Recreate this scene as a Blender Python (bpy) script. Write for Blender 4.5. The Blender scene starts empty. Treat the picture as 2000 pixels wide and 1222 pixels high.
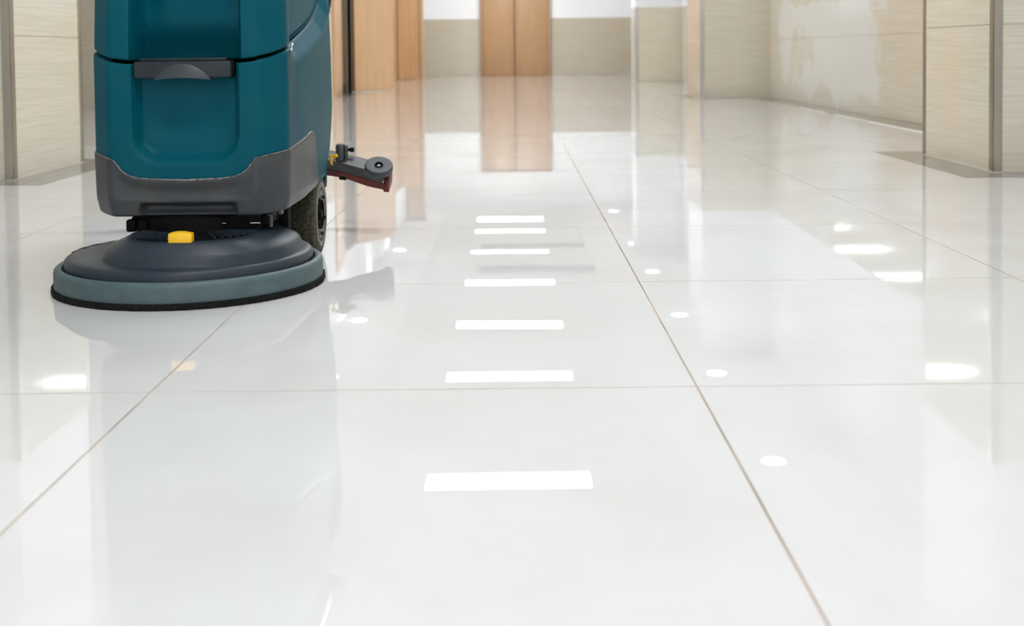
import bpy, bmesh, math, random
from mathutils import Vector, Matrix
from math import radians, sin, cos, pi, sqrt, hypot

random.seed(7)
S = bpy.context.scene
C = bpy.context.collection

# ------------------------------------------------------------------ camera
HC = 0.494
cam_d = bpy.data.cameras.new('camera')
cam = bpy.data.objects.new('camera', cam_d); C.objects.link(cam); S.camera = cam
cam_d.sensor_width = 36.0
cam_d.lens = 42.3
cam_d.shift_y = -0.2068
cam_d.clip_start = 0.02; cam_d.clip_end = 200
cam.location = (0, 0, HC)
cam.rotation_euler = (Matrix.Rotation(radians(90 - 2.4), 3, 'X') @ Matrix.Rotation(radians(-0.62), 3, 'Z')).to_euler()
cam_d.dof.use_dof = True
cam_d.dof.focus_distance = 2.75
cam_d.dof.aperture_fstop = 5.2

# ------------------------------------------------------------------ world, exposure, light levels
w = bpy.data.worlds.new('daylight'); S.world = w; w.use_nodes = True
w.node_tree.nodes['Background'].inputs[0].default_value = (0.93, 0.97, 1.0, 1)
w.node_tree.nodes['Background'].inputs[1].default_value = 0.7
S.view_settings.view_transform = 'Standard'
S.view_settings.look = 'None'
S.view_settings.gamma = 1.0
S.view_settings.use_curve_mapping = False
S.view_settings.exposure = 1.46
S.cycles.caustics_reflective = False
S.cycles.caustics_refractive = False
PANEL_POWER = 11.0
SPOT_POWER = 14.0

# ------------------------------------------------------------------ materials
def mat(name, col, rough=0.5, metal=0.0, spec=0.5, coat=0.0, ior=1.5, noise=None, bump=None, emis=None):
    """noise=(scale, col2, amount, stretch) ; bump=(scale, strength, dist)"""
    m = bpy.data.materials.new(name); m.use_nodes = True
    nt = m.node_tree; b = nt.nodes['Principled BSDF']
    b.inputs['Base Color'].default_value = (*col, 1)
    b.inputs['Roughness'].default_value = rough
    b.inputs['Metallic'].default_value = metal
    b.inputs['Specular IOR Level'].default_value = spec
    b.inputs['IOR'].default_value = ior
    b.inputs['Coat Weight'].default_value = coat
    b.inputs['Coat Roughness'].default_value = 0.12
    tc = nt.nodes.new('ShaderNodeTexCoord')
    if noise:
        mp = nt.nodes.new('ShaderNodeMapping'); mp.inputs['Scale'].default_value = noise[3]
        n = nt.nodes.new('ShaderNodeTexNoise'); n.inputs['Scale'].default_value = noise[0]
        n.inputs['Detail'].default_value = 4
        r = nt.nodes.new('ShaderNodeMapRange'); r.inputs['From Min'].default_value = 0.35; r.inputs['From Max'].default_value = 0.65
        r.inputs['To Max'].default_value = noise[2]
        x = nt.nodes.new('ShaderNodeMix'); x.data_type = 'RGBA'
        x.inputs['A'].default_value = (*col, 1); x.inputs['B'].default_value = (*noise[1], 1)
        L = nt.links.new
        L(tc.outputs['Object'], mp.inputs[0]); L(mp.outputs[0], n.inputs['Vector'])
        L(n.outputs['Fac'], r.inputs['Value']); L(r.outputs[0], x.inputs['Factor'])
        L(x.outputs['Result'], b.inputs['Base Color'])
    if bump:
        n2 = nt.nodes.new('ShaderNodeTexNoise'); n2.inputs['Scale'].default_value = bump[0]; n2.inputs['Detail'].default_value = 3
        bp = nt.nodes.new('ShaderNodeBump'); bp.inputs['Strength'].default_value = bump[1]; bp.inputs['Distance'].default_value = bump[2]
        nt.links.new(tc.outputs['Object'], n2.inputs['Vector']); nt.links.new(n2.outputs['Fac'], bp.inputs['Height'])
        nt.links.new(bp.outputs[0], b.inputs['Normal'])
    if emis:
        b.inputs['Emission Color'].default_value = (*emis[0], 1); b.inputs['Emission Strength'].default_value = emis[1]
    return m

def node(nt, t, **kw):
    n = nt.nodes.new(t)
    for k, v in kw.items():
        if k.startswith('i_'): n.inputs[k[2:].replace('_', ' ')].default_value = v
        else: setattr(n, k, v)
    return n

def ramp(nt, src, lo, hi, a=0.0, b=1.0, smooth=True):
    r = nt.nodes.new('ShaderNodeMapRange')
    if smooth: r.interpolation_type = 'SMOOTHSTEP'
    r.inputs['From Min'].default_value = lo; r.inputs['From Max'].default_value = hi
    r.inputs['To Min'].default_value = a; r.inputs['To Max'].default_value = b
    nt.links.new(src, r.inputs['Value']); return r.outputs[0]

def mixc(nt, fac, a, b):
    x = nt.nodes.new('ShaderNodeMix'); x.data_type = 'RGBA'
    for sock, v in (('Factor', fac), ('A', a), ('B', b)):
        if isinstance(v, (tuple, float, int)):
            x.inputs[sock].default_value = v if not isinstance(v, tuple) else (*v, 1)
        else: nt.links.new(v, x.inputs[sock])
    return x.outputs['Result']

def math_(nt, op, a, b):
    x = nt.nodes.new('ShaderNodeMath'); x.operation = op
    for i, v in enumerate((a, b)):
        if isinstance(v, (int, float)): x.inputs[i].default_value = v
        else: nt.links.new(v, x.inputs[i])
    return x.outputs[0]

def floor_material():
    m = bpy.data.materials.new('polished_porcelain'); m.use_nodes = True
    nt = m.node_tree; b = nt.nodes['Principled BSDF']; L = nt.links.new
    geo = nt.nodes.new('ShaderNodeNewGeometry'); inf = nt.nodes.new('ShaderNodeObjectInfo')
    n1 = node(nt, 'ShaderNodeTexNoise', i_Scale=2.2, i_Detail=4.0, i_Roughness=0.55); L(geo.outputs['Position'], n1.inputs['Vector'])
    n2 = node(nt, 'ShaderNodeTexNoise', i_Scale=26.0, i_Detail=5.0); L(geo.outputs['Position'], n2.inputs['Vector'])
    c1 = mixc(nt, ramp(nt, n1.outputs['Fac'], .38, .66), (.70, .70, .687), (.665, .657, .637))
    c2 = mixc(nt, ramp(nt, n2.outputs['Fac'], .5, .75, 0, .15), c1, (.735, .735, .725))
    L(c2, b.inputs['Base Color'])
    b.inputs['Roughness'].default_value = 0.006
    b.inputs['IOR'].default_value = 1.52
    nb = node(nt, 'ShaderNodeTexNoise', i_Scale=1.6, i_Detail=1.0); L(geo.outputs['Position'], nb.inputs['Vector'])
    nc = node(nt, 'ShaderNodeTexNoise', i_Scale=22.0, i_Detail=2.0); L(geo.outputs['Position'], nc.inputs['Vector'])
    h = math_(nt, 'ADD', nb.outputs['Fac'], math_(nt, 'MULTIPLY', nc.outputs['Fac'], 0.003))
    bp = nt.nodes.new('ShaderNodeBump'); bp.inputs['Strength'].default_value = 1.0; bp.inputs['Distance'].default_value = 0.0006
    L(h, bp.inputs['Height']); L(bp.outputs[0], b.inputs['Normal'])
    return m

def wall_tile_material(name, stain=False, tone=(.68, .63, .52), bloom=.25):
    """beige porcelain with a fine horizontal vein; optional pale chalky bloom"""
    m = bpy.data.materials.new(name); m.use_nodes = True
    nt = m.node_tree; b = nt.nodes['Principled BSDF']; L = nt.links.new
    geo = nt.nodes.new('ShaderNodeNewGeometry')
    mp = nt.nodes.new('ShaderNodeMapping'); mp.inputs['Scale'].default_value = (1.3, 1.3, 75); L(geo.outputs['Position'], mp.inputs[0])
    n1 = node(nt, 'ShaderNodeTexNoise', i_Scale=2.2, i_Detail=7.0, i_Roughness=.6, i_Distortion=.25); L(mp.outputs[0], n1.inputs['Vector'])
    n2 = node(nt, 'ShaderNodeTexNoise', i_Scale=3.0, i_Detail=3.0); L(geo.outputs['Position'], n2.inputs['Vector'])
    light = tuple(min(1, c * 1.06) for c in tone); dark = (tone[0] * .93, tone[1] * .92, tone[2] * .89)
    c = mixc(nt, ramp(nt, n1.outputs['Fac'], .36, .64), light, dark)
    c = mixc(nt, ramp(nt, n2.outputs['Fac'],   .48, .72, 0, .35), c, (tone[0] * 1.06, tone[1] * .93, tone[2] * .78))
    if stain:
        n3 = node(nt, 'ShaderNodeTexNoise', i_Scale=1.7, i_Detail=5.0, i_Roughness=.55); L(geo.outputs['Position'], n3.inputs['Vector'])
        sp = nt.nodes.new('ShaderNodeSeparateXYZ'); L(geo.outputs['Position'], sp.inputs[0])
        up = ramp(nt, sp.outputs['Z'], .80, .98, 1, 0)
        lo = ramp(nt, sp.outputs['Z'], .02, .25, .3, 1)
        ya = ramp(nt, sp.outputs['Y'], 7.9, 8.9); yb = ramp(nt, sp.outputs['Y'], 11.2, 12.0, 1, 0)
        k = math_(nt, 'MULTIPLY', math_(nt, 'MULTIPLY', up, lo), math_(nt, 'MULTIPLY', ya, yb))
        s = math_(nt, 'ADD', n3.outputs['Fac'], math_(nt, 'MULTIPLY', k, .32))
        c = mixc(nt, ramp(nt, s, .66, .76, 0, .8), c, (.76, .745, .70))
    else:
        n3 = node(nt, 'ShaderNodeTexNoise', i_Scale=2.4, i_Detail=5.0); L(geo.outputs['Position'], n3.inputs['Vector'])
        c = mixc(nt, ramp(nt, n3.outputs['Fac'], .50, .78, 0, bloom), c, (.72, .70, .62))
    L(c, b.inputs['Base Color'])
    b.inputs['Roughness'].default_value = .07
    b.inputs['Specular IOR Level'].default_value = .4
    bp = nt.nodes.new('ShaderNodeBump'); bp.inputs['Strength'].default_value = .12; bp.inputs['Distance'].default_value = .0004
    L(n1.outputs['Fac'], bp.inputs['Height']); L(bp.outputs[0], b.inputs['Normal'])
    return m

def teal_material(name, col):
    m = bpy.data.materials.new(name); m.use_nodes = True
    nt = m.node_tree; b = nt.nodes['Principled BSDF']; L = nt.links.new
    tc = nt.nodes.new('ShaderNodeTexCoord')
    n1 = node(nt, 'ShaderNodeTexNoise', i_Scale=7.0, i_Detail=4.0); L(tc.outputs['Object'], n1.inputs['Vector'])
    sp = nt.nodes.new('ShaderNodeSeparateXYZ'); L(tc.outputs['Object'], sp.inputs[0])
    c = mixc(nt, ramp(nt, n1.outputs['Fac'], .4, .7, 0, .5), col, (col[0] * .8 + .004, col[1] * 1.15, col[2] * .9))
    # brown drip running down the side below the latch
    d = math_(nt, 'ABSOLUTE', math_(nt, 'SUBTRACT', sp.outputs['Y'], .105), 0)
    n4 = node(nt, 'ShaderNodeTexNoise', i_Scale=30.0, i_Detail=2.0); L(tc.outputs['Object'], n4.inputs['Vector'])
    k = math_(nt, 'MULTIPLY', ramp(nt, d, .012, .045, 1, 0), ramp(nt, sp.outputs['X'], .17, .19))
    k = math_(nt, 'MULTIPLY', k, ramp(nt, sp.outputs['Z'], .26, .46, .1, .5))
    k = math_(nt, 'MULTIPLY', k, ramp(nt, sp.outputs['Z'], .50, .505, 1, 0))
    k = math_(nt, 'MULTIPLY', k, ramp(nt, n4.outputs['Fac'], .3, .6, .4, 1))
    c = mixc(nt, k, c, (.075, .085, .07))
    L(c, b.inputs['Base Color'])
    b.inputs['Roughness'].default_value = .42; b.inputs['Specular IOR Level'].default_value = .4; b.inputs['IOR'].default_value = 1.2
    n2 = node(nt, 'ShaderNodeTexNoise', i_Scale=420.0, i_Detail=2.0); L(tc.outputs['Object'], n2.inputs['Vector'])
    bp = nt.nodes.new('ShaderNodeBump'); bp.inputs['Strength'].default_value = .25; bp.inputs['Distance'].default_value = .0006
    L(n2.outputs['Fac'], bp.inputs['Height']); L(bp.outputs[0], b.inputs['Normal'])
    return m

M = {}
M['floor'] = floor_material()
M['grout'] = mat('grout', (.26, .19, .13), .8, noise=(5, (.55, .42, .32), .9, (1, 1, 1)))
M['band'] = mat('grey_marble', (.17, .165, .165), .06, noise=(6, (.26, .25, .245), .9, (1, 2.5, 1)))
M['walltile'] = wall_tile_material('beige_wall_tile')
M['wallstain'] = wall_tile_material('beige_wall_tile_bloomed', True)
M['wallfar'] = wall_tile_material('beige_wall_tile_far', False, (.52, .475, .39), 0.0)
M['joint'] = mat('wall_joint', (.60, .55, .46), .6)
M['white'] = mat('white_paint', (.88, .895, .915), .55, noise=(1.5, (.86, .875, .895), .6, (1, 1, 1)))
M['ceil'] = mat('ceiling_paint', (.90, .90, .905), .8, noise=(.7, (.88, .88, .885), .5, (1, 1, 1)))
M['coffer'] = mat('ceiling_paint_shaded', (.78, .785, .78), .8, noise=(.7, (.76, .765, .76), .5, (1, 1, 1)))  # ceiling white darkened, as the raised coffer gets less light
M['steel'] = mat('stainless_trim', (.42, .37, .28), .28, 1.0, noise=(2, (.34, .31, .27), .8, (8, 8, 1)))
M['steel2'] = mat('bright_trim', (.66, .66, .68), .22, 1.0, noise=(3, (.5, .5, .5), .5, (8, 8, 1)))
M['wood'] = mat('peach_wood', (.63, .41, .235), .32, noise=(1.6, (.57, .35, .185), .8, (5, 5, .7)))
M['wood2'] = mat('brown_wood', (.47, .28, .145), .35, noise=(1.6, (.41, .235, .115), .8, (5, 5, .7)))
M['wood3'] = mat('mid_wood', (.47, .26, .115), .35, noise=(1.6, (.38, .20, .085), .8, (5, 5, .7)))
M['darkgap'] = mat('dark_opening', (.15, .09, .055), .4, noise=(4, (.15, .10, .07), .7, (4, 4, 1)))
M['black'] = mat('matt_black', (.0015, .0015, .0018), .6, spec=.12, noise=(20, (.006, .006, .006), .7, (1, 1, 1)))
M['panel'] = mat('panel_diffuser', (.9, .9, .9), .5, noise=(40, (.92, .92, .92), .5, (1, 1, 1)), emis=((.98, .99, 1.0), PANEL_POWER))
M['spot'] = mat('spot_diffuser', (.9, .9, .9), .5, noise=(40, (.92, .92, .92), .5, (1, 1, 1)), emis=((.97, .98, 1.0), SPOT_POWER))
M['vent'] = mat('vent_grey', (.36, .37, .37), .5, noise=(10, (.36, .37, .37), .6, (1, 1, 1)))
M['teal'] = teal_material('teal_plastic', (.0004, .072, .104))
M['teal_dark'] = teal_material('teal_plastic_recessed', (.001, .045, .075))
M['shell'] = mat('grey_plastic', (.036, .041, .047), .38, spec=.3, noise=(9, (.060, .060, .059), .8, (1, 1, 1)), bump=(350, .3, .0006))
M['handle'] = mat('charcoal_handle', (.014, .021, .027), .42, spec=.25, noise=(14, (.028, .034, .040), .8, (1, 1, 1)), bump=(300, .2, .0005))
M['grip'] = mat('rubbed_grip', (.027, .035, .042), .45, noise=(25, (.020, .027, .033), .8, (1, 1, 1)))
M['deck'] = mat('slate_deck_plastic', (.014, .025, .038), .40, spec=.3, noise=(8, (.034, .043, .053), .8, (1, 1, 1)), bump=(260, .25, .0006))
M['ring'] = mat('blue_grey_rubber', (.070, .115, .125), .5, noise=(30, (.056, .088, .092), .8, (1, 1, 1.5)), bump=(180, .3, .0006))
M['felt'] = mat('black_bristle', (.004, .004, .0045), .95, spec=.2, noise=(160, (.014, .014, .014), .8, (1, 1, 1)), bump=(320, 1.0, .003))
M['tyre'] = mat('dirty_tyre', (.018, .016, .010), .85, noise=(150, (.13, .115, .065), .55, (1, 1, 1)), bump=(220, .8, .0015))
M['rim'] = mat('worn_wheel_rim', (.20, .20, .19), .45, .4, noise=(30, (.09, .085, .07), .9, (1, 1, 1)))
M['yellow'] = mat('yellow_plastic', (.90, .52, .01), .35, noise=(20, (.85, .47, .01), .5, (1, 1, 1)))
M['alu'] = mat('cast_alloy', (.085, .089, .094), .42, .35, noise=(25, (.055, .055, .052), .7, (1, 1, 1)), bump=(200, .3, .0006))
M['roller'] = mat('roller_rubber', (.026, .032, .042), .5, noise=(30, (.040, .047, .056), .8, (1, 1, 1)))
M['red'] = mat('dark_red_rubber', (.15, .012, .010), .5, noise=(25, (.08, .010, .009), .8, (1, 1, 1)))
M['chrome'] = mat('chrome', (.75, .73, .68), .2, 1.0, noise=(30, (.5, .48, .42), .6, (1, 1, 1)))
M['wear'] = mat('scuffed_edge', (.40, .38, .31), .7, noise=(160, (.07, .07, .065), 1.0, (1, 1, 1)))
M['hose'] = mat('navy_hose', (.006, .012, .05), .4, noise=(30, (.01, .02, .07), .6, (1, 1, 1)))
M['strip_white'] = mat('white_strip', (.85, .85, .85), .5, noise=(20, (.8, .8, .79), .6, (1, 1, 1)))

# ------------------------------------------------------------------ helpers
def obj(name, bm, m, parent=None, smooth=False, loc=None):
    me = bpy.data.meshes.new(name)
    bmesh.ops.recalc_face_normals(bm, faces=bm.faces)
    bm.to_mesh(me); bm.free()
    if smooth:
        me.polygons.foreach_set('use_smooth', [True] * len(me.polygons))
        me.set_sharp_from_angle(angle=radians(38))
    o = bpy.data.objects.new(name, me); C.objects.link(o)
    if isinstance(m, str): m = M[m]
    if m: me.materials.append(m)
    if parent: o.parent = parent
    if loc: o.location = loc
    return o

def rawobj(name, me, m, parent=None):
    o = bpy.data.objects.new(name, me); C.objects.link(o); o.parent = parent; return o

def empty(name, loc=(0, 0, 0)):
    o = bpy.data.objects.new(name, None); C.objects.link(o); o.location = loc; o.empty_display_size = .1; return o

def tag(o, label=None, cat=None, group=None, kind=None):
    if label: o['label'] = label
    if cat: o['category'] = cat
    if group: o['group'] = group
    if kind: o['kind'] = kind
    return o

def box(bm, x0, x1, y0, y1, z0, z1, bev=0.0, seg=2, mtx=None):
    r = bmesh.ops.create_cube(bm, size=1)
    vs = r['verts']
    for v in vs:
        v.co = Vector(((x0 + x1) / 2 + v.co.x * (x1 - x0), (y0 + y1) / 2 + v.co.y * (y1 - y0), (z0 + z1) / 2 + v.co.z * (z1 - z0)))
    if bev:
        es = list({e for v in vs for e in v.link_edges})
        rr = bmesh.ops.bevel(bm, geom=es, offset=bev, segments=seg, affect='EDGES', profile=.5)
        vs = list({v for f in rr['faces'] for v in f.verts} | {v for v in vs if v.is_valid})
    if mtx:
        for v in vs: v.co = mtx @ v.co
    return vs

def B(name, x0, x1, y0, y1, z0, z1, m, parent=None, bev=0.0, mtx=None):
    bm = bmesh.new(); box(bm, x0, x1, y0, y1, z0, z1, bev, 2, mtx)
    return obj(name, bm, m, parent, smooth=bev > 0)

def lathe(bm, prof, cx=0, cy=0, cz=0, seg=96, mtx=None, arc=(0, 2 * pi)):
    full = abs(arc[1] - arc[0] - 2 * pi) < 1e-6
    n = seg if full else seg + 1
    rows = []
    for r, z in prof:
        if r < 1e-6:
            v = bm.verts.new((cx, cy, cz + z)); rows.append([v] * n); continue
        rows.append([bm.verts.new((cx + r * cos(arc[0] + (arc[1] - arc[0]) * i / seg), cy + r * sin(arc[0] + (arc[1] - arc[0]) * i / seg), cz + z)) for i in range(n)])
    for a, b in zip(rows, rows[1:]):
        for i in range(seg):
            j = (i + 1) % n
            q = []
            for v in (a[i], a[j], b[j], b[i]):
                if v not in q: q.append(v)
            if len(q) > 2:
                try: bm.faces.new(q)
                except ValueError: pass
    vs = list({v for r in rows for v in r})
    if mtx:
        for v in vs: v.co = mtx @ v.co
    return vs

def tube(bm, pts, rad, seg=12, cap=True):
    pts = [Vector(p) for p in pts]; rings = []
    up = Vector((0, 0, 1))
    for i, p in enumerate(pts):
        t = (pts[min(i + 1, len(pts) - 1)] - pts[max(i - 1, 0)]).normalized()
        a = t.cross(up)
        if a.length < .1: a = t.cross(Vector((1, 0, 0)))
        a.normalize(); b = t.cross(a)
        r = rad[i] if isinstance(rad, (list, tuple)) else rad
        rings.append([bm.verts.new(p + a * r * cos(2 * pi * k / seg) + b * r * sin(2 * pi * k / seg)) for k in range(seg)])
    for A, Bq in zip(rings, rings[1:]):
        for k in range(seg):
            bm.faces.new((A[k], A[(k + 1) % seg], Bq[(k + 1) % seg], Bq[k]))
    if cap:
        bm.faces.new(rings[0]); bm.faces.new(list(reversed(rings[-1])))

def interp(tab, x):
    if x <= tab[0][0]: return tab[0][1]
    for (a, fa), (b, fb) in zip(tab, tab[1:]):
        if x <= b: return fa + (fb - fa) * (x - a) / (b - a)
    return tab[-1][1]

def sm(x, a=0.0, b=1.0):
    t = max(0, min(1, (x - a) / (b - a))); return t * t * (3 - 2 * t)

# ------------------------------------------------------------------ the setting
CEIL = 2.63
WT = 1.13                     # height of the tiled dado
XR, XL, XLF = 2.58, -1.985, -4.55
YB, YF = -5.0, 23.9

fl = B('floor', XLF - .1, XR + .6, YB, YF + .3, -.12, -.0008, 'grout'); tag(fl, kind='structure')
T = .8; gx, gy = .266, 1.743
def tile_mesh(wx, wy):
    bm = bmesh.new(); box(bm, -wx / 2, wx / 2, -wy / 2, wy / 2, -.003, 0)
    me = bpy.data.meshes.new('floor_tile'); bm.to_mesh(me); bm.free(); me.materials.append(M['floor']); return me
J = .003
tm = tile_mesh(T - J, T - J)
edge_w = XR - (gx + 2 * T)
te = tile_mesh(edge_w - J, T - J)
RT_ = random.Random(11)
for ky in range(-2, 12):
    for kx in range(-6, 3):
        wide = kx < 2
        o = rawobj('floor_tile', tm if wide else te, None, fl)
        x0 = gx + kx * T; y0 = gy + ky * T
        o.location = (x0 + (T if wide else edge_w) / 2, y0 + T / 2, RT_.uniform(-.0001, .0001))
        if not (kx in (-2, -1, 0) and ky < 1):
            o.rotation_euler = (RT_.gauss(0, .00016), RT_.gauss(0, .00016), 0)
for ya, yb_ in ((-9, -2), (12, 28)):
    bm = bmesh.new()
    for ky in range(ya, yb_):
        for kx in range(-6, 3):
            x0 = gx + kx * T; y0 = gy + ky * T; x1 = min(x0 + T, XR); y1 = min(y0 + T, YF)
            if y0 < YF and (y0 < 11.7 or x1 > -2.2): box(bm, x0 + J / 2, x1 - J / 2, max(y0, YB) + J / 2, y1 - J / 2, -.003, random.uniform(-.0002, .0001))
    o = obj('floor_tile', bm, 'floor', fl)
    tag(o, 'far cream floor tiles running to the end wall' if ya > 0 else 'cream floor tiles behind the viewpoint', kind='stuff')

def band(pts_list):
    for (x0, x1, y0, y1) in pts_list:
        B('border_strip', x0, x1, y0, y1, -.003, .0008, 'band', fl)

def clad(parent, axis, c, a0, a1, out, ztop=WT, step=1.0, m='walltile', phase=None, rowh=.575):
    """tiles in rows on a plane. axis 'x': plane x=c running along y ; axis 'y': plane y=c running along x. out = +-1 the side they face"""
    t = .003; g = .0011
    cuts = [a0]
    p = (phase if phase is not None else a0) + step
    while p <= a0 + .03: p += step
    while p < a1 - .05:
        cuts.append(p); p += step
    cuts.append(a1)
    zs = [0.0, rowh, ztop]
    for u0, u1 in zip(cuts, cuts[1:]):
        for z0, z1 in zip(zs, zs[1:]):
            lo, hi = sorted((c, c + out * t))
            if axis == 'x': B('wall_tile', lo, hi, u0 + g, u1 - g, z0 + g + .001, z1 - g, m, parent)
            else: B('wall_tile', u0 + g, u1 - g, lo, hi, z0 + g + .001, z1 - g, m, parent)

# walls (painted white above the dado)
def wall(name, x0, x1, y0, y1, z0=0, z1=CEIL + .1, m='white', joint=None):
    o = B(name, x0, x1, y0, y1, z0, z1, m); tag(o, kind='structure'); return o
def backer(parent, x0, x1, y0, y1, z1=WT):
    B('tile_joint', x0, x1, y0, y1, .0, z1 - .002, 'joint', parent)

wr = wall('wall_right', XR + .006, XR + .2, YB, YF)
backer(wr, XR + .003, XR + .006, 5.48, YF)
clad(wr, 'x', XR + .003, 5.48, 12.02, -1, m='wallstain', phase=7.42)
clad(wr, 'x', XR + .003, 13.0, 18.2, -1)
wf = wall('wall_far', XL - .2, XR + .2, YF, YF + .2)
backer(wf, XL, -.63, YF - .008, YF); backer(wf, .79, XR, YF - .008, YF)
clad(wf, 'y', YF - .006, XL, -.63, -1, m='wallfar', step=.66)
clad(wf, 'y', YF - .006, .79, XR, -1, m='wallfar', step=.66)
# left wall of the far corridor, with two door openings, and the alcove it turns into
wl = wall('wall_left', XL - .2, XL, 11.6, 13.92)
for i, (a, b_) in enumerate(((14.80, 20.1), (21.0, YF))):
    s = B('wall_section', XL - .2, XL, a, b_, 0, CEIL + .1, 'white', wl)
for a, b_ in ((13.92, 14.80), (20.1, 21.0)):
    B('lintel', XL - .2, XL, a, b_, 1.9, CEIL + .1, 'white', wl)
clad(wl, 'x', XL, 11.6, 13.34, 1); clad(wl, 'x', XL, 15.0, 20.0, 1); clad(wl, 'x', XL, 21.1, YF - .02, 1)
wa = wall('wall_alcove', XLF, XL - .2, 11.6, 11.8)
clad(wa, 'y', 11.6, XLF, XL, -1, step=.9)
wo = wall('wall_outer_left', XLF - .2, XLF, YB, 11.8)
clad(wo, 'x', XLF, 1.0, 11.58, 1, step=1.2)
# wall behind the viewpoint with a wide opening added to let in fill light
wb = wall('wall_back', XLF - .2, XLF + .9, YB - .2, YB)
B('wall_section', XR - .7, XR + .2, YB - .2, YB, 0, CEIL + .1, 'white', wb)
B('lintel', XLF + .9, XR - .7, YB - .2, YB, 2.35, CEIL + .1, 'white', wb)

# ceiling: two flat sides and a shallow coffer between them carrying the panels
CX0, CX1, CY1 = -1.29, 1.17, 23.35
ce = B('ceiling', XLF - .2, CX0, YB - .2, YF + .2, CEIL, CEIL + .2, 'ceil'); tag(ce, kind='structure')
B('ceiling_side', CX1, XR + .2, YB - .2, YF + .2, CEIL, CEIL + .2, 'ceil', ce)
B('ceiling_end', CX0, CX1, CY1, YF + .2, CEIL, CEIL + .2, 'ceil', ce)
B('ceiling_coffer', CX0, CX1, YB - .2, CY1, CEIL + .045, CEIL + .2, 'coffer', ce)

# marble bands let into the floor
band([(1.70, 1.87, 4.49, 5.64), (1.87, XR, 4.49, 4.66)])
band([(1.87, 2.4, 5.46, 5.64)])
band([(-1.985, -1.80, 4.58, 5.72), (-2.98, -1.985, 4.58, 4.76), (-2.98, -1.985, 5.55, 5.72)])
band([(XR - .20, XR, 5.64, 11.95)])
band([(1.73, 1.90, 11.95, 13.15), (1.90, XR, 11.95, 12.05)])
band([(-1.985, -1.83, 13.4, 14.85)])
bm = bmesh.new()
for a, b_, w_ in ((6.2, 7.0, .05), (7.0, 7.9, .045), (7.9, 8.8, .025), (9.1, 9.9, .02)):  # narrow white strip, wider towards the near end
    box(bm, XR - .20 - w_, XR - .20, a, b_, -.003, .0007)
tag(obj('white_line', bm, 'strip_white', fl), 'white line along grey floor border')

# pillars
def pillar(label, x0, x1, y0, y1, trimw=.03, m='walltile', ztop=WT, fronttrim='steel', side=None):
    """side = -1: left face looks to the hall, +1: right face looks to the hall"""
    o = B('pillar', x0 + .006, x1 - .006, y0 + .006, y1 - .006, 0, CEIL, 'white')
    tag(o, label, 'pillar', None)
    B('tile_joint', x0 + .003, x1 - .003, y0 + .003, y1 - .003, 0, ztop - .002, 'joint', o)
    clad(o, 'y', y0 + .003, x0 + .002, x1 - .002, -1, ztop, .9, m)
    clad(o, 'y', y1 - .003, x0 + .002, x1 - .002, 1, ztop, .9, m)
    clad(o, 'x', x0 + .003, y0 + .002, y1 - .002, -1, ztop, .9, m)
    clad(o, 'x', x1 - .003, y0 + .002, y1 - .002, 1, ztop, .9, m)
    xe = x0 if side < 0 else x1
    s = 1 if side < 0 else -1
    # corner profiles on the hall side
    for yy, ss in ((y0, 1), (y1, -1)):
        bm = bmesh.new()
        a, b_ = sorted((xe - s * .003, xe + s * trimw)); c, d = sorted((yy - ss * .003, yy + ss * .006))
        box(bm, a, b_, c, d, .001, ztop + .004, .001, 1)
        a, b_ = sorted((xe - s * .003, xe + s * .006)); c, d = sorted((yy, yy + ss * (.045 if ss > 0 else .03)))
        box(bm, a, b_, c, d, .001, ztop + .004, .001, 1)
        t = obj('corner_trim', bm, fronttrim, o)
        tag(t, 'brushed metal corner trim')
    B('base_joint', x0 - .004, x1 + .004, y0 - .004, y1 + .004, .0008, .0045, 'joint', o)
    return o
pillar('near beige tiled pillar at the right edge of the hall', 1.87, 2.60, 4.66, 5.46, side=-1)
pillar('beige tiled pillar projecting from the stained right wall, with pinkish side face', 1.90, 2.60, 12.05, 13.02, side=-1, fronttrim='steel2')
pillar('farthest beige tiled pillar on the right, white painted above the tiles', 1.88, 2.60, 18.27, 18.93, trimw=.05, side=-1, fronttrim='steel2')
pillar('beige tiled pillar at the left edge beside the scrubbing machine', -2.80, -1.985, 4.76, 5.55, side=1)

# doors
def leaf(name, label, p0, p1, h, m, handle=True):
    a = Vector((p0[0], p0[1], 0)); b_ = Vector((p1[0], p1[1], 0)); d = b_ - a; L = d.length
    mt = Matrix.Translation(a) @ Matrix.Rotation(math.atan2(d.y, d.x), 4, 'Z')
    bm = bmesh.new(); box(bm, 0, L, 0, .045, .012, h, .003, 1, mt)
    o = obj(name, bm, m, smooth=True); tag(o, kind='structure')
    if label: o['label'] = label
    if handle:
        bm = bmesh.new(); box(bm, L - .10, L - .07, -.045, -.005, .93, .96, .004, 1, mt); box(bm, L - .20, L - .07, -.055, -.035, .94, .96, .004, 1, mt)
        box(bm, L - .11, L - .06, -.006, 0, .86, 1.02, .001, 1, mt)
        obj('door_handle', bm, 'chrome', o, True)
    bm = bmesh.new(); box(bm, 0, .035, -.003, .048, .012, h, .001, 1, mt); obj('edge_strip', bm, m, o)
    return o
leaf('door_1', 'open light wooden door leaf nearest the scrubbing machine', (-1.93, 14.80), (-1.50, 15.40), 1.88, 'wood', False)
leaf('door_2', 'farther open wooden door leaf beyond the light one', (-1.975, 20.95), (-1.68, 21.55), 1.88, 'wood3', False)
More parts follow.
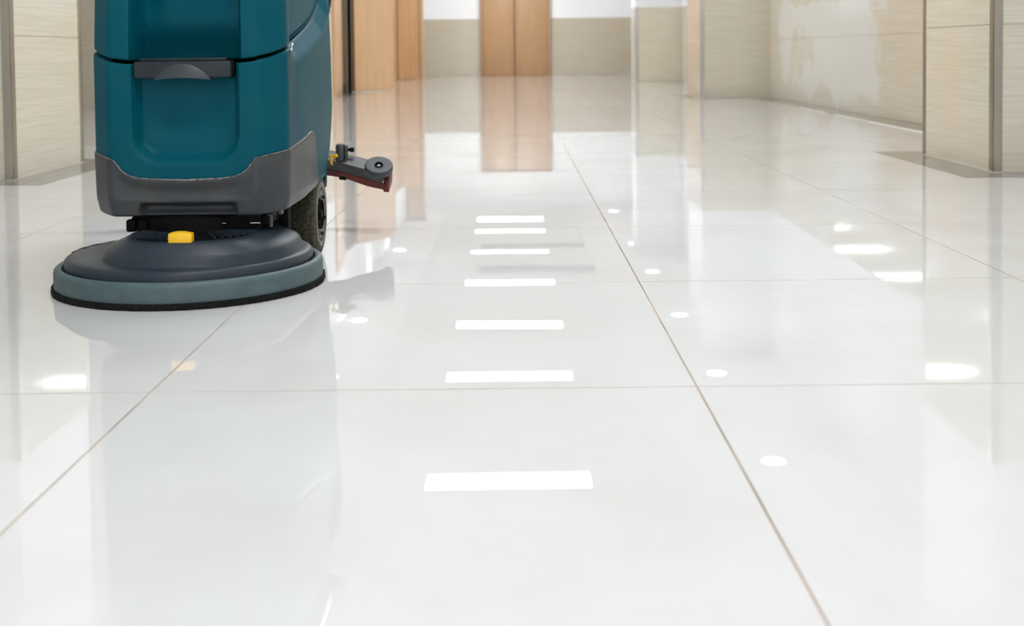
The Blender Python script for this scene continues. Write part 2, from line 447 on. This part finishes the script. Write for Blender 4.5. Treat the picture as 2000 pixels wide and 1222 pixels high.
# frame of the first opening: wide wooden casing, dark reveal, steel strip
fr = B('door_3', XL - .02, XL + .028, 13.34, 13.92, 0, 1.95, 'wood', bev=.003); tag(fr, 'light wooden casing beside the dark doorway', kind='structure')
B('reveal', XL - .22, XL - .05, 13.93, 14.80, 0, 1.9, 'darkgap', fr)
B('steel_strip', XL - .05, XL + .003, 14.50, 14.58, 0, 1.9, 'steel', fr)
B('reveal_edge', XL - .05, XL + .02, 14.70, 14.79, 0, 1.9, 'black', fr)
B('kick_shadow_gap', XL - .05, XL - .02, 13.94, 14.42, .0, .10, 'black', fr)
post = B('trim_1', XL + .01, -1.62, 22.2, 22.32, 0, CEIL, 'wood', bev=.004); tag(post, 'wooden jamb post before the far wall', kind='structure')
B('jamb_bead', -1.70, -1.675, 22.185, 22.2, 0, CEIL, 'wood2', post)
B('reveal', XL - .22, XL - .001, 20.1, 21.0, 0, 1.9, 'wood3', fr)
# double door in the far wall
d4 = B('door_4', -.615, .775, YF - .03, YF - .012, 0, 1.88, 'black'); tag(d4, 'brown wooden double door in the far wall', kind='structure')
for a, b_ in ((-.56, .055), (.075, .72)):
    lf = B('door_leaf', a, b_, YF - .075, YF - .03, .002, 1.84, 'wood2', d4, .004)
B('meeting_strip', .056, .074, YF - .085, YF - .03, .002, 1.84, 'darkgap', d4)
for a, b_ in ((-.615, -.565), (.725, .775)):
    B('door_frame', a, b_, YF - .09, YF - .03, 0, 1.9, 'wood2', d4, .004)
B('door_frame', -.615, .775, YF - .09, YF - .03, 1.85, 1.9, 'wood2', d4, .004)

# ------------------------------------------------------------------ ceiling lights (seen mirrored in the floor)
ZP = CEIL + .045
ordn = ['first', 'second', 'third', 'fourth', 'fifth', 'sixth', 'seventh', 'eighth', 'ninth', 'tenth', 'eleventh']
def panel(x, y, label):
    t = empty('ceiling_light', (x, y, ZP)); tag(t, label, 'ceiling light', 'white panel lights in the coffer')
    bm = bmesh.new()
    for a, b_, c, d in ((-.61, .61, -.163, -.15), (-.61, .61, .15, .163), (-.61, -.60, -.15, .15), (.60, .61, -.15, .15)):
        box(bm, a, b_, c, d, -.03, 0)
    obj('frame', bm, 'white', t)
    bm = bmesh.new(); box(bm, -.60, .60, -.15, .15, -.026, -.003)
    obj('diffuser', bm, 'panel', t)
for i, y in enumerate((8.67, 11.49, 13.67, 16.29, 18.68, 20.95, 22.30)):
    panel(-.055, y, ordn[i] + ' white panel light along the coffer, mirrored in the floor as a bright bar')
for y in (6.2, 3.8, 1.4, -1.0, -3.4):  # unseen panels carrying the row on, added to light the near hall
    panel(-.055, y, {6.2: 'added unseen white panel light overhead just short of the first mirrored bar', 3.8: 'added unseen white panel light overhead beyond the scrubbing machine', 1.4: 'added unseen white panel light overhead before the scrubbing machine', -1.0: 'added unseen white panel light behind the viewpoint', -3.4: 'added unseen white panel light by the opening behind the viewpoint'}[y])

def spot(x, y, label, grp):
    t = empty('downlight', (x, y, CEIL)); tag(t, label, 'downlight', grp)
    bm = bmesh.new(); lathe(bm, [(.088, 0), (.105, 0), (.105, -.004), (.098, -.008), (.088, -.004), (.088, 0)], seg=32); obj('trim_ring', bm, 'white', t, True)
    bm = bmesh.new(); lathe(bm, [(0, -.003), (.088, -.003), (.088, -.0005), (0, -.0005)], seg=32); obj('lamp', bm, 'spot', t)
for i, y in enumerate((8.98, 11.5, 14.05, 16.82, 19.24, 23.21)):
    spot(1.95, y, ordn[i] + ' round downlight of the row on the pillar side with the stained wall', 'downlights over the stained wall side')
for i, y in enumerate((13.86, 16.4, 18.9, 22.71)):
    spot(-1.80, y, ordn[i] + ' round downlight of the row above the wooden doors', 'downlights above the wooden doors')
for i, y in enumerate((11.5, 8.98, 6.5)):
    spot(-1.80, y, 'round downlight mirrored behind the scrubbing machine, ' + ordn[i] + ' from the doorway', 'downlights over the alcove')

def vent(x0, x1, y, label):
    t = empty('ceiling_vent', ((x0 + x1) / 2, y, ZP)); tag(t, label, 'air vent', 'air grilles in the coffer')
    hw = (x1 - x0) / 2
    bm = bmesh.new(); box(bm, -hw, hw, -.17, .17, -.006, 0); obj('backing', bm, 'vent', t)
    bm = bmesh.new()
    for c in (-.17, .155): box(bm, -hw, hw, c, c + .015, -.02, -.006)
    for c in (-hw, hw - .015): box(bm, c, c + .015, -.155, .155, -.02, -.006)
    obj('frame', bm, 'vent', t)
    for k in range(9):
        c = -.135 + k * .034
        bm = bmesh.new(); box(bm, -hw + .02, hw - .02, c - .012, c + .012, -.0008, .0008, 0, 1, Matrix.Translation((0, 0, -.012)) @ Matrix.Rotation(radians(0), 4, 'X'))
        obj('slat', bm, 'vent', t)
vent(-.53, 1.14, 19.5, 'farther grey air grille in the coffer between two panel lights')
vent(-.51, 1.16, 17.3, 'nearer grey air grille in the coffer between two panel lights')

# ------------------------------------------------------------------ the scrubbing machine
root = empty('floor_scrubber', (-.684, 2.50, 0))
tag(root, 'teal and grey walk-behind floor scrubber with a round brush deck on the glossy floor', 'floor scrubber')

# plan outline of the body: right half from front centre to rear centre
OUT = [(0, 0), (.157, 0), (.2065, .06), (.2155, .20), (.219, .42), (.215, .66), (.178, .755), (0, .775)]
def rounded(pts, r, n=6):
    res = [Vector(pts[0])]
    for i in range(1, len(pts) - 1):
        p0, p1, p2 = Vector(pts[i - 1]), Vector(pts[i]), Vector(pts[i + 1])
        a = (p0 - p1); b_ = (p2 - p1); rr = min(r[i], a.length * .45, b_.length * .45)
        A = p1 + a.normalized() * rr; Bq = p1 + b_.normalized() * rr
        for k in range(n + 1):
            t = k / n; res.append(A * (1 - t) ** 2 + p1 * 2 * t * (1 - t) + Bq * t * t)
    res.append(Vector(pts[-1])); return res
RP = rounded(OUT, [0, .010, .012, .05, .08, .06, .05, 0])
cum = [0]
for a, b_ in zip(RP, RP[1:]): cum.append(cum[-1] + (b_ - a).length)
SMAX = cum[-1]
SFULL = SMAX
def outl(s):
    """s signed arc length from front centre -> (point, inward normal) in plan"""
    sg = 1 if s >= 0 else -1; a = min(abs(s), SMAX - 1e-6)
    for i in range(len(cum) - 1):
        if a <= cum[i + 1]:
            t = (a - cum[i]) / (cum[i + 1] - cum[i]); p = RP[i].lerp(RP[i + 1], t)
            d = (RP[i + 1] - RP[i]).normalized(); n = Vector((-d.y, d.x))
            return Vector((p.x * sg, p.y)), Vector((n.x * sg, n.y))
WZ = [(.14, .925), (.16, .955), (.19, .985), (.30, 1.0), (.50, 1.0), (.80, .975), (1.0, .93)]
LZ = [(.14, .45), (.18, .60), (.25, .86), (.36, 1.0), (.64, .93), (1.0, .82)]
FZ = [(.14, .006), (.20, 0), (.5, 0), (1.0, .03)]
def P(s, z, inset):
    p, n = outl(s)
    x = p.x * interp(WZ, z); y = p.y
    if y > .35: y = .35 + (y - .35) * interp(LZ, z)
    y += interp(FZ, z) * max(0, 1 - p.y / .35)
    return Vector((x + n.x * inset, y + n.y * inset, z))
BEV = .005
def rnd(d, r=BEV): return 0 if d >= r else r - sqrt(max(0, r * r - (r - d) ** 2))

def skin(name, s0, s1, ds, zlo, zhi, nz, disp, m, parent, base=0.0, rim=.02, capt=False, closed=False):
    n = max(8, int((s1 - s0) / ds)); cols = []
    bm = bmesh.new()
    # cluster rows at both ends
    vv = [0, .004, .01, .018, .03] + [.03 + (.94) * k / nz for k in range(1, nz)] + [.97, .982, .99, .996, 1]
    for i in range(n + 1):
        s = s0 + (s1 - s0) * i / n; a, b_ = zlo(s), zhi(s); col = []
        col.append(P(s, a, base + rim))
        for v in vv:
            z = a + (b_ - a) * v
            dd = min(z - a, b_ - z)
            col.append(P(s, z, base + rnd(dd) + disp(s, z, a, b_)))
        col.append(P(s, b_, base + rim + disp(s, b_, a, b_)))
        cols.append([bm.verts.new(c) for c in col])
    if closed:
        cols.append(cols[0])
    for A, Bq in zip(cols, cols[1:]):
        for k in range(len(A) - 1):
            bm.faces.new((A[k], Bq[k], Bq[k + 1], A[k + 1]))
    if closed and capt:
        bm.faces.new([c[-1] for c in cols[:-1]])
    return obj(name, bm, m, parent, smooth=True)

# lower edge / upper edge tables by |s|
SHI = [(0, .233), (.073, .236), (.105, .240), (.122, .247), (.134, .257), (.142, .270), (.150, .278), (.170, .282), (.235, .290), (.40, .306), (.44, .312), (.462, .3145), (.480, .312), (.493, .304), (.505, .288), (.53, .235), (.562, .178)]
SLO = [(0, .156), (.195, .156), (.235, .160), (.40, .165), (.565, .177)]
SEAM = [(0, .474), (.12, .475), (.157, .480), (.20, .488), (.235, .499), (.305, .510), (.475, .541), (.665, .580), (.775, .622), (.86, .685), (.93, .72), (2, .72)]
shi = lambda s: interp(SHI, abs(s)); slo = lambda s: interp(SLO, abs(s)); seam = lambda s: interp(SEAM, abs(s))
def shell_disp(s, z, a, b_):
    x = abs(s - .006); d = 0
    # sunk grip at the lower centre
    wx = sm(.112 - x - (z - .156) * .35, 0, .012)
    d += .024 * wx * sm(.186 - z, 0, .010)
    d -= .012 * wx * sm(.170 - z, 0, .012)
    # soft hollow under the tank
    d += .006 * sm(.16 - abs(s), 0, .06) * sm(z, .190, .200) * sm(b_ - z, .0, .03)
    return d
skin('front_shell', -.562, .562, .0045, slo, shi, 30, shell_disp, 'shell', root, base=-.0035)

def tank_disp(s, z, a, b_):
    x = abs(s - .004); d = 0
    zb = .262 + max(0, x - .062) ** 2 * 16
    fx = sm(.1125 - x, 0, .016); fz = sm(z, zb, zb + .032)
    d += .029 * fx * fz + .006 * sm(.098 - x, 0, .05) * sm(z, zb + .03, zb + .08)
    d += .016 * sm(shi(s) - .004 - z, 0, .006) * sm(.50 - abs(s), 0, .04)
    # sloping shoulder under the seam on the flanks
    k = sm(abs(s), .26, .36)
    d += .026 * k * max(0, min(1, (z - (b_ - .036)) / .036))
    return d
TS = SFULL - 1e-4
skin('lower_tank', -TS, TS, .005, lambda s: interp([(0, .20), (.50, .20), (.53, .178), (.70, .180), (.8, .185), (2, .20)], abs(s)), seam, 56, tank_disp, 'teal', root, base=0.0)

def upper_disp(s, z, a, b_):
    x = abs(s - .004); d = .024 * sm(abs(s), .25, .36)
    d += .068 * sm(.118 - x, 0, .020) * sm(.84 - z, 0, .05)
    d += .035 * sm(.118 - x, 0, .020) * (1 - sm(z, .478, .57))
    d -= .034 * sm(.118 - x, .02, .07) * sm(z, .50, .72)
    return d
skin('upper_tank', -TS, TS, .005, lambda s: seam(s) + .0075, lambda s: .90, 40, upper_disp, 'teal', root, base=.0015)
# dark core filling the seam and the hollow under the shell
bm = bmesh.new()
cr = []
for z, fi in ((.185, .036), (.30, .042), (.470, .042), (.476, .15), (.88, .15)):
    row = []
    for i in range(240):
        p = P(-TS + 2 * TS * i / 240, z, .036)
        if z > .475: p.y = max(p.y, .17)
        row.append(bm.verts.new(p))
    cr.append(row)
for a, b_ in zip(cr, cr[1:]):
    for i in range(240): bm.faces.new((a[i], a[(i + 1) % 240], b_[(i + 1) % 240], b_[i]))
bm.faces.new(cr[0]); bm.faces.new(cr[-1])
obj('chassis', bm, 'black', root)
# lid and control handle above the frame
bm = bmesh.new(); cr = []
for z, ins in ((.892, .004), (.93, .004), (.955, .012), (.968, .035), (.972, .08)):
    cr.append([bm.verts.new(P(-TS + 2 * TS * i / 120, z, ins)) for i in range(120)])
for a, b_ in zip(cr, cr[1:]):
    for i in range(120): bm.faces.new((a[i], a[(i + 1) % 120], b_[(i + 1) % 120], b_[i]))
bm.faces.new(cr[0]); bm.faces.new(cr[-1])
obj('tank_lid', bm, 'shell', root, True)
bm = bmesh.new()
tube(bm, [(-.17, .60, .95), (-.19, .74, .99), (-.19, .84, 1.0), (-.15, .86, 1.0), (.15, .86, 1.0), (.19, .84, 1.0), (.19, .74, .99), (.17, .60, .95)], .014)
obj('push_handle', bm, 'black', root, True)

# scuffed pale line along the lip of the shell
bm = bmesh.new()
tube(bm, [P(s / 1000, shi(s / 1000) - .0012, -.0038 + (0 if abs(s) > 150 else .0012)) for s in range(-225, 226, 5)], [.0008 + .0010 * max(0, 1 - (s / 95) ** 2) for s in range(-225, 226, 5)], 6)
obj('shell_lip', bm, 'wear', root)

# pull handle
bm = bmesh.new(); box(bm, -.0995, .1015, -.007, .030, .4445, .480, .0035, 3)
hd = obj('tank_handle', bm, 'handle', root, True)
bm = bmesh.new()
NX = 28; rowsv = []
for j in range(9):
    row = []
    for i in range(NX + 1):
        x = -.058 + .118 * i / NX; q = (x - .001) / .060; top = .4405 + .034 * max(0, 1 - q * q) ** .9
        bot = .4405 + .0045 * (1 - q * q)
        z = bot + (top - bot) * j / 8
        y = -.007 - .0085 * max(0, 1 - q * q) * (1 - (j / 8) ** 2) - .0005
        row.append(bm.verts.new((x, y, z)))
    rowsv.append(row)
for a, b_ in zip(rowsv, rowsv[1:]):
    for i in range(NX):
        try: bm.faces.new((a[i], a[i + 1], b_[i + 1], b_[i]))
        except ValueError: pass
back = [bm.verts.new((v.co.x, .012, v.co.z)) for v in rowsv[0]]
for i in range(NX): bm.faces.new((rowsv[0][i], rowsv[0][i + 1], back[i + 1], back[i]))
tag(obj('finger_grip', bm, 'grip', hd, True), 'curved finger grip')
B('hinge_bar', -.088, .092, .000, .012, .4805, .4865, 'handle', hd, .0015)
for sx in (-.1015, .1035):
    B('handle_bracket', sx - .003, sx + .003, .006, .03, .450, .478, 'black', hd, .002)

# latch at the seam on the flank
bm = bmesh.new()
c = P(.268, seam(.268) + .004, -.002)
box(bm, -.0025, .0020, -.010, .010, -.0022, .0022, .0010, 2, Matrix.Translation(c) @ Matrix.Rotation(radians(38), 4, 'X'))
box(bm, -.0025, .0025, -.005, .005, -.0022, .0022, .0010, 2, Matrix.Translation(c + Vector((.001, -.012, -.006))) @ Matrix.Rotation(radians(15), 4, 'X'))
obj('seam_latch', bm, 'chrome', root, True)

# --- brush deck
DX, DY = -.011, .080
bm = bmesh.new()
lathe(bm, [(.262, .0005), (.2835, .0005), (.2845, .005), (.2838, .0135), (.262, .0135), (.262, .0005)], DX, DY, seg=220)
for v in bm.verts:
    r = hypot(v.co.x - DX, v.co.y - DY)
    if r > .27:
        k = random.uniform(-.0011, .0013) / r; v.co.x += (v.co.x - DX) * k * 1; v.co.y += (v.co.y - DY) * k
brush = obj('brush_skirt', bm, 'felt', root)
bm = bmesh.new()
lathe(bm, [(.255, .012), (.277, .0105), (.2795, .013), (.280, .042), (.2785, .0485), (.2745, .0525), (.269, .0538), (.264, .0525), (.2625, .048), (.2625, .040), (.255, .040), (.255, .012)], DX, DY, seg=160)
obj('bumper_ring', bm, 'ring', root, True)
bm = bmesh.new()
lathe(bm, [(.240, .03), (.2585, .040), (.2588, .060), (.2575, .066), (.2535, .0705), (.247, .0725), (.225, .075), (.15, .078), (0, .078)], DX, DY, seg=160)
deck = obj('brush_deck', bm, 'deck', root, True)
# raised housing on the deck: lofted rounded outline
def hub_outline(xl, xr, yf, yr, n=3.2, N=96):
    pts = []
    for i in range(N):
        a = 2 * pi * i / N; ca, sa = cos(a), sin(a)
        rx = xr if ca > 0 else xl; ry = yr if sa > 0 else yf
        e = 2 / n
        pts.append((DX + rx * abs(ca) ** e * (1 if ca > 0 else -1), DY + ry * abs(sa) ** e * (1 if sa > 0 else -1)))
    return pts
lv = [(.072, .176, .240, .232, .20, 2.3), (.078, .168, .236, .228, .19, 2.4), (.086, .162, .233, .2255, .18, 2.5), (.0925, .157, .229, .2225, .18, 2.6), (.098, .151, .222, .218, .175, 2.7), (.114, .116, .186, .203, .155, 2.9), (.1185, .109, .178, .198, .15, 3.0), (.1195, .100, .168, .190, .14, 3.0)]
bm = bmesh.new(); rr = []
for z, a, b_, c, d, n_ in lv: rr.append([bm.verts.new((x, y, z)) for x, y in hub_outline(a, b_, c, d, n_)])
for A, Bq in zip(rr, rr[1:]):
    for i in range(96): bm.faces.new((A[i], A[(i + 1) % 96], Bq[(i + 1) % 96], Bq[i]))
bm.faces.new(rr[-1])
hub = obj('deck_housing', bm, 'deck', root, True)
bm = bmesh.new(); r0 = [bm.verts.new((x, y, .1190)) for x, y in hub_outline(.092, .158, .181, .135, 3.0)]; r1 = [bm.verts.new((v.co.x, v.co.y, .1202)) for v in r0]  # black plate painting the shade under the body onto the housing
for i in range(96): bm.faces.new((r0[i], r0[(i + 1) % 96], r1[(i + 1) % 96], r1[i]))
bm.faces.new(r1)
obj('housing_shade', bm, 'black', hub)
# moulding bumps on the left rim of the deck
bm = bmesh.new()
for a, ln in ((176, .030), (166, .035), (155, .04)):
    r = .243
    box(bm, -.010, .010, -ln, ln, 0, .0025, .001, 2, Matrix.Translation((DX + r * cos(radians(a)), DY + r * sin(radians(a)), .0705)) @ Matrix.Rotation(radians(a), 4, 'Z'))
obj('rim_lug', bm, 'deck', deck, True)
# fine cooling ribs fanned over the housing
for k in range(34):
    a = radians(-90 + (k - 16.5) * 5.4)
    if abs(k - 18.5) < 2.2: continue
    bm = bmesh.new()
    box(bm, .085, min(.172 if sin(a) < 0 else .13, (.136 if cos(a) > 0 else .108) / max(.05, abs(cos(a)))), -.0013, .0013,   .119, .1240, 0, 1, Matrix.Translation((DX + .02, DY, 0)) @ Matrix.Rotation(a, 4, 'Z'))
    obj('rib', bm, 'deck', hub)
B('deck_cap', -.0055, .0425, DY - .196, DY - .172, .112, .1375, 'yellow', root, .004)
bm = bmesh.new()
lathe(bm, [(.0, .1405), (.012, .1400), (.0195, .138), (.0205, .134)], .0185, DY - .184, seg=32)
for v in bm.verts: v.co.y = (v.co.y - (DY - .184)) * .5 + DY - .184
tag(obj('cap_dome', bm, 'yellow', bpy.data.objects['deck_cap'], True), 'low dome on yellow cap')
# motor housing, linkage and hardware between deck and shell
bm = bmesh.new(); lathe(bm, [(.115, .118), (.115, .150), (.10, .158), (0, .158)], DX + .005, DY + .03, seg=64)
mh = obj('brush_motor', bm, 'black', root, True)
bm = bmesh.new(); box(bm, -.108, .150, .030, .12, .122, .190, .006, 2); obj('lift_frame', bm, 'black', root, True)
for x in (-.118, .155):
    B('lift_arm', x - .010, x + .010, .045, .32, .128, .150, 'black', root, .003)
for x0_ in (-.122, -.098): B('rubber_stop', x0_ - .012, x0_ + .008, .026, .045, .120, .146, 'black', root, .004)
for x, wd in ((.070, .0085), (.140, .0105)):  # thin chrome strips standing in for light glinting on bolts
    B('bolt_glint', x - wd, x + wd, .0235, .029, .1355 + .0012, .1355 + .0026, 'chrome', root)
bm = bmesh.new(); tube(bm, [(.168, .05, .125), (.168, .05, .150)], .004); tube(bm, [(.160, .05, .149), (.178, .05, .153)], .0035)
obj('linkage_pin', bm, 'alu', root, True)
B('splash_plate', .172, .186, .08, .10, .146, .162, 'rim', root, .003)
B('gap_blocker', .06, .150, .14, .34, .085, .22, 'black', root, .01)  # added black box that blocks light showing through the gap
B('side_blocker', .12, .185, .16, .19, .10, .20, 'black', root, .006)  # second added box, closing the same bright gap at the side

# --- wheels
def wheel(xo, sgn):
    WY, WR, WW = .43, .1, .058
    bm = bmesh.new()
    prof = [(.058, 0), (.060, .003), (.088, .002), (.096, -.001), (.0995, -.006), (.1, -.012), (.1, -WW + .008), (.097, -WW), (.03, -WW)]
    mt = Matrix.Translation((xo, WY, WR)) @ Matrix.Rotation(radians(90 * sgn), 4, 'Y')
    lathe(bm, prof, seg=72, mtx=mt); w_ = obj('wheel', bm, 'tyre', root, True)
    bm = bmesh.new()
    lathe(bm, [(.0, -.004), (.020, -.004), (.022, -.022), (.030, -.024), (.036, -.003), (.0575, .0015), (.074, .0038), (.078, .0032), (.079, .001)], seg=48, mtx=mt)
    obj('wheel_rim', bm, 'rim', w_, True)
    for k in range(5):
        a = 2 * pi * k / 5; bm = bmesh.new()
        lathe(bm, [(0, .006), (.004, .006), (.0045, .001)], .047 * cos(a), .047 * sin(a), 0, 8, mt)
        obj('wheel_bolt', bm, 'black', w_, True)
    bm = bmesh.new(); lathe(bm, [(.0, .004), (.011, .004), (.012, -.006)], seg=16, mtx=mt)
    obj('hub_cap', bm, 'black', w_, True)
    bm = bmesh.new(); lathe(bm, [(.036, .0035), (.0365, -.002), (.012, -.0155), (.0, -.0155)], seg=32, mtx=mt)
    obj('hub_recess', bm, 'black', w_, True)
    return w_
wheel(.2125, 1); wheel(-.2125, -1)
B('axle', -.16, .16, .41, .45, .09, .12, 'black', root, .004)
# teal fin behind the wheel
bm = bmesh.new()
pts = [(.560, .225), (.560, .165), (.566, .150), (.588, .148), (.594, .160), (.600, .235)]
for x in (.196, .204):
    pass
A = [bm.verts.new((.1965, y, z)) for y, z in pts]; Bq = [bm.verts.new((.2045, y, z)) for y, z in pts]
bm.faces.new(A); bm.faces.new(list(reversed(Bq)))
for i in range(len(pts)): bm.faces.new((A[i], Bq[i], Bq[(i + 1) % len(pts)], A[(i + 1) % len(pts)]))
bmesh.ops.bevel(bm, geom=list(bm.edges), offset=.0018, segments=2, affect='EDGES')
obj('mud_flap', bm, 'teal_dark', root, True)

# --- squeegee at the rear, raised and tilted towards the front
RT = Matrix.Translation((.323, .815, .156)) @ Matrix.Rotation(radians(7), 4, 'Y') @ Matrix.Rotation(radians(-3), 4, 'Z') @ Matrix.Rotation(radians(31), 4, 'X')
bm = bmesh.new()
# curved beam, swept through the centre behind the machine
def beam(bm, x0, x1, yw0, yw1, z0, z1, n=24, bow=.05, notch=None):
    rows = []
    for i in range(n + 1):
        x = x0 + (x1 - x0) * i / n; q = (x - (x0 + x1) / 2) / ((x1 - x0) / 2); yo = bow * (1 - q * q)
        zt = z0(x) if callable(z0) else z0
        rows.append([bm.verts.new((x, yw0 + yo, zt)), bm.verts.new((x, yw1 + yo, zt)), bm.verts.new((x, yw1 + yo, z1)), bm.verts.new((x, yw0 + yo, z1))])
    for a, b_ in zip(rows, rows[1:]):
        for k in range(4): bm.faces.new((a[k], a[(k + 1) % 4], b_[(k + 1) % 4], b_[k]))
    bm.faces.new(rows[0]); bm.faces.new(list(reversed(rows[-1])))
beam(bm, -.70, .0, -.006, .040, -.034, .006)
bmesh.ops.bevel(bm, geom=[e for e in bm.edges if e.calc_face_angle(0) > 1.0], offset=.003, segments=2, affect='EDGES')
for v in bm.verts: v.co = RT @ v.co
sq = obj('squeegee', bm, 'alu', root, True)
bm = bmesh.new()
beam(bm, -.71, .010, -.010, -.006, lambda x: -.046 + .003 * sin(x * 40), -.026, 40)
for v in bm.verts: v.co = RT @ v.co
obj('front_blade', bm, 'red', sq)
bm = bmesh.new()
beam(bm, -.72, .020, .042, .047, lambda x: -.052, -.004, 40)
box(bm, .004, .020, -.004, .045, -.058, -.018, .002, 1)
for v in bm.verts: v.co = RT @ v.co
obj('rear_blade', bm, 'red', sq)
bm = bmesh.new()
box(bm, -.120, -.100, -.0075, -.004, -.030, -.018, .001, 1, RT)
obj('blade_clamp', bm, 'black', sq)
for x in (-.012, -.688):
    bm = bmesh.new()
    mt = RT @ Matrix.Translation((x, .012, .012))
    lathe(bm, [(.012, .010), (.034, .0125), (.0375, .0115), (.039, .008), (.039, -.004), (.037, -.007), (.012, -.007)], seg=64, mtx=mt)
    lathe(bm, [(.0115, .012), (.0115, .002), (0, .002)], seg=32, mtx=mt)
    ro = obj('bumper_roller', bm, 'roller', sq, True)
    bm = bmesh.new(); lathe(bm, [(.0118, -.002), (.0118, .011), (.0114, .0128), (0.0102, .0128), (.0100, .004), (0, .004)], seg=32, mtx=mt); obj('roller_hub', bm, 'black', sq, True)
    bm = bmesh.new(); lathe(bm, [(.0055, .004), (.0055, .0095), (0, .0105)], seg=6, mtx=mt); obj('roller_bolt', bm, 'rim', sq, True)
# mounting bracket with bolt and yellow clip
bm = bmesh.new(); 
box(bm, .191, .214, .840, .880, .190, .240, .007, 3); box(bm, .2145, .223, .845, .875, .186, .236, .006, 2)
obj('squeegee_bracket', bm, 'alu', sq, True)
bm = bmesh.new(); mt = Matrix.Translation((.226, .86, .222)) @ Matrix.Rotation(radians(90), 4, 'Y')
lathe(bm, [(0, .014), (.0065, .014), (.0065, .004), (.0045, .003), (.0045, -.008)], seg=12, mtx=mt); obj('bracket_bolt', bm, 'black', sq, True)
bm = bmesh.new()
tube(bm, [(.187, .775, .212), (.196, .765, .212), (.207, .762, .215)], .0045, 8)
tube(bm, [(.192, .766, .212), (.190, .762, .197), (.193, .762, .189)], .0038, 8)
obj('yellow_clip', bm, 'yellow', sq, True)
bm = bmesh.new(); box(bm, -.08, .08, .70, .80, .14, .18, .01, 2); obj('tow_arm', bm, 'black', root, True)
# recovery hose curving down the back
bm = bmesh.new()
hp = [(.10, .74, .20), (.13, .80, .32), (.155, .815, .46), (.166, .815, .60), (.178, .81, .66), (.182, .80, .74), (.170, .78, .84), (.13, .72, .90)]
sm_pts = []
for i in range(len(hp) - 1):
    for k in range(6):
        t = k / 6; a, b_ = Vector(hp[i]), Vector(hp[i + 1]); sm_pts.append(a.lerp(b_, t))
sm_pts.append(Vector(hp[-1]))
tube(bm, sm_pts, [.0175 + .0012 * (i % 2) for i in range(len(sm_pts))], 16)
obj('recovery_hose', bm, 'hose', root, True)
